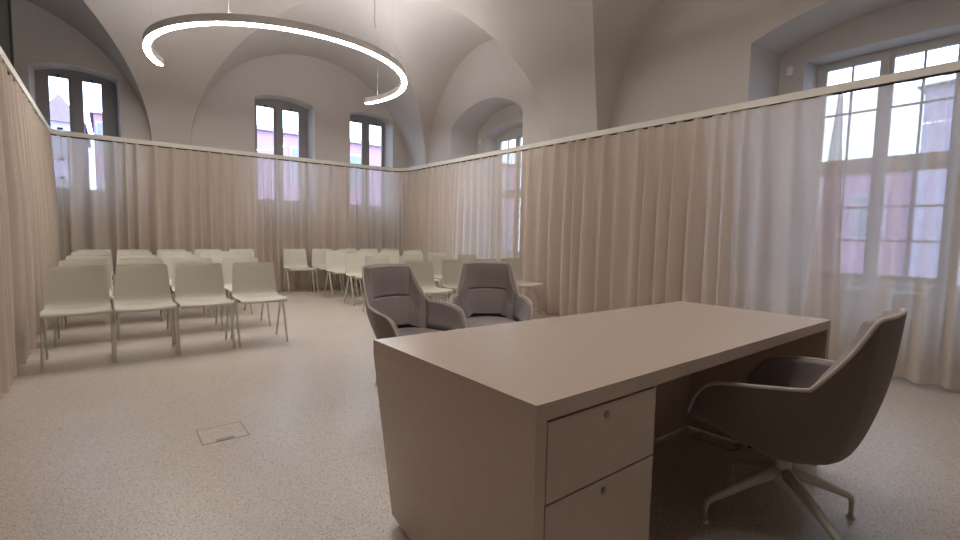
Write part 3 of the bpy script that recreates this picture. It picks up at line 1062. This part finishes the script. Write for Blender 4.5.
# ------------------------------------------------------------------ stacking chairs in rows
def make_chair():
    root = empty('stacking_chair')
    prof = [(-0.236, 0.418), (-0.242, 0.432), (-0.225, 0.443), (-0.14, 0.445), (-0.02, 0.437), (0.09, 0.437), (0.145, 0.450),
            (0.172, 0.480), (0.188, 0.540), (0.205, 0.640), (0.222, 0.740), (0.229, 0.766), (0.231, 0.776)]
    halfw = [0.204, 0.210, 0.210, 0.213, 0.213, 0.212, 0.213, 0.210, 0.206, 0.200, 0.192, 0.186, 0.170]
    P = [Vector((0, y, z)) for y, z in prof]
    nv, nu = 60, 20
    bm = bmesh.new()
    G, G2 = [], []
    for j in range(nv + 1):
        t = (len(P) - 1) * j / nv
        c = catmull(P, t)
        tt = catmull(P, min(t + .02, len(P) - 1)) - catmull(P, max(t - .02, 0))
        nrm = Vector((0, -tt.z, tt.y)).normalized()          # towards the sitter
        i = min(int(t), len(halfw) - 2)
        hw = lerp(halfw[i], halfw[i + 1], t - i)
        back = sm(j / nv, 0.45, 0.7)
        r1, r2_ = [], []
        for k in range(nu + 1):
            x = -1 + 2 * k / nu
            q = c + Vector((x * hw, 0, 0))
            q += nrm * (0.020 * x * x * (0.4 + 0.6 * back) - 0.010 * (1 - x * x) * (1 - back) * (1 if j / nv < 0.45 else 0.3))
            if j / nv < 0.12: q.z -= 0.010 * (1 - x * x)
            r1.append(bm.verts.new(q))
            r2_.append(bm.verts.new(q - nrm * 0.009))
        G.append(r1); G2.append(r2_)
    for j in range(nv):
        for k in range(nu):
            bm.faces.new((G[j][k], G[j][k + 1], G[j + 1][k + 1], G[j + 1][k]))
            bm.faces.new((G2[j][k], G2[j + 1][k], G2[j + 1][k + 1], G2[j][k + 1]))
    for j in range(nv):
        bm.faces.new((G[j][0], G[j + 1][0], G2[j + 1][0], G2[j][0]))
        bm.faces.new((G[j][nu], G2[j][nu], G2[j + 1][nu], G[j + 1][nu]))
    for k in range(nu):
        bm.faces.new((G[0][k], G2[0][k], G2[0][k + 1], G[0][k + 1]))
        bm.faces.new((G[nv][k], G[nv][k + 1], G2[nv][k + 1], G2[nv][k]))
    obj('seat_shell', bm, M['shell'], root, smooth=True, angle=40)
    for s in (-1, 1):
        for d in (-1, 1):
            lb = tube(bmesh.new(), [(s * 0.205, d * 0.022 - 0.02, 0.425), (s * 0.216, d * 0.045 - 0.018, 0.40), (s * 0.217, d * 0.205, 0.012)], [0.0115, 0.0115, 0.009], 10)
            lg = obj('leg', lb, M['leg'], root, smooth=True)
            obj('glide', lathe(bmesh.new(), [(0.0105, 0.0), (0.0105, 0.014)], 10, (s * 0.2172, d * 0.2058, 0)), M['leg'], lg, smooth=True, angle=40)
    cbm = tube(bmesh.new(), [(-0.205, -0.02, 0.418), (-0.15, -0.02, 0.410), (0.15, -0.02, 0.410), (0.205, -0.02, 0.418)], 0.011, 8)
    obj('crossbar', cbm, M['leg'], root, smooth=True)
    return root

chair0 = make_chair()
used = [False]
def place_chair(x, y0, label):
    c = copy_tree(chair0) if used[0] else chair0
    used[0] = True
    jr = random.Random(int(x * 1000 + y0 * 77))
    c.location = (x, y0 + 0.205, 0)
    c.rotation_euler.z = radians(jr.uniform(-0.5, 0.5))
    tag(c, label, 'chair', 'white stacking chairs in rows')

ORD = ['leftmost', 'second from the left', 'third from the left', 'fourth from the left', 'fifth from the left']
ROWS = ['front row', 'second row', 'third row', 'fourth row', 'back row']
LEFT = [(4.85, [-0.23, 0.218, 0.668, 1.15]), (5.75, [-0.215, 0.25, 0.72, 1.21]), (6.65, [-0.215, 0.25, 0.72, 1.21]),
        (7.55, [-0.215, 0.25, 0.73, 1.21]), (8.38, [-0.195, 0.26, 0.75, 1.25, 1.74])]
RIGHT = [(4.60, [2.97, 3.50, 4.02, 4.48]), (5.70, [2.95, 3.48, 4.04, 4.52]), (6.62, [3.05, 3.55, 4.05, 4.54]),
         (7.52, [3.06, 3.57, 4.08, 4.56]), (8.38, [2.62, 3.12, 3.60, 4.06, 4.52])]
for block, rows in (('left', LEFT), ('right', RIGHT)):
    for r, (y0, xs) in enumerate(rows):
        for i, x in enumerate(xs):
            place_chair(x, y0, 'white plastic chair, %s in the %s of the %s block' % (ORD[i], ROWS[r], block))

# hanging cable end near the lamp
cab.location = (2.48, 5.30, 3.50)
tag(cab, 'loose grey cable end hanging from the vault above the lamp', 'cable')
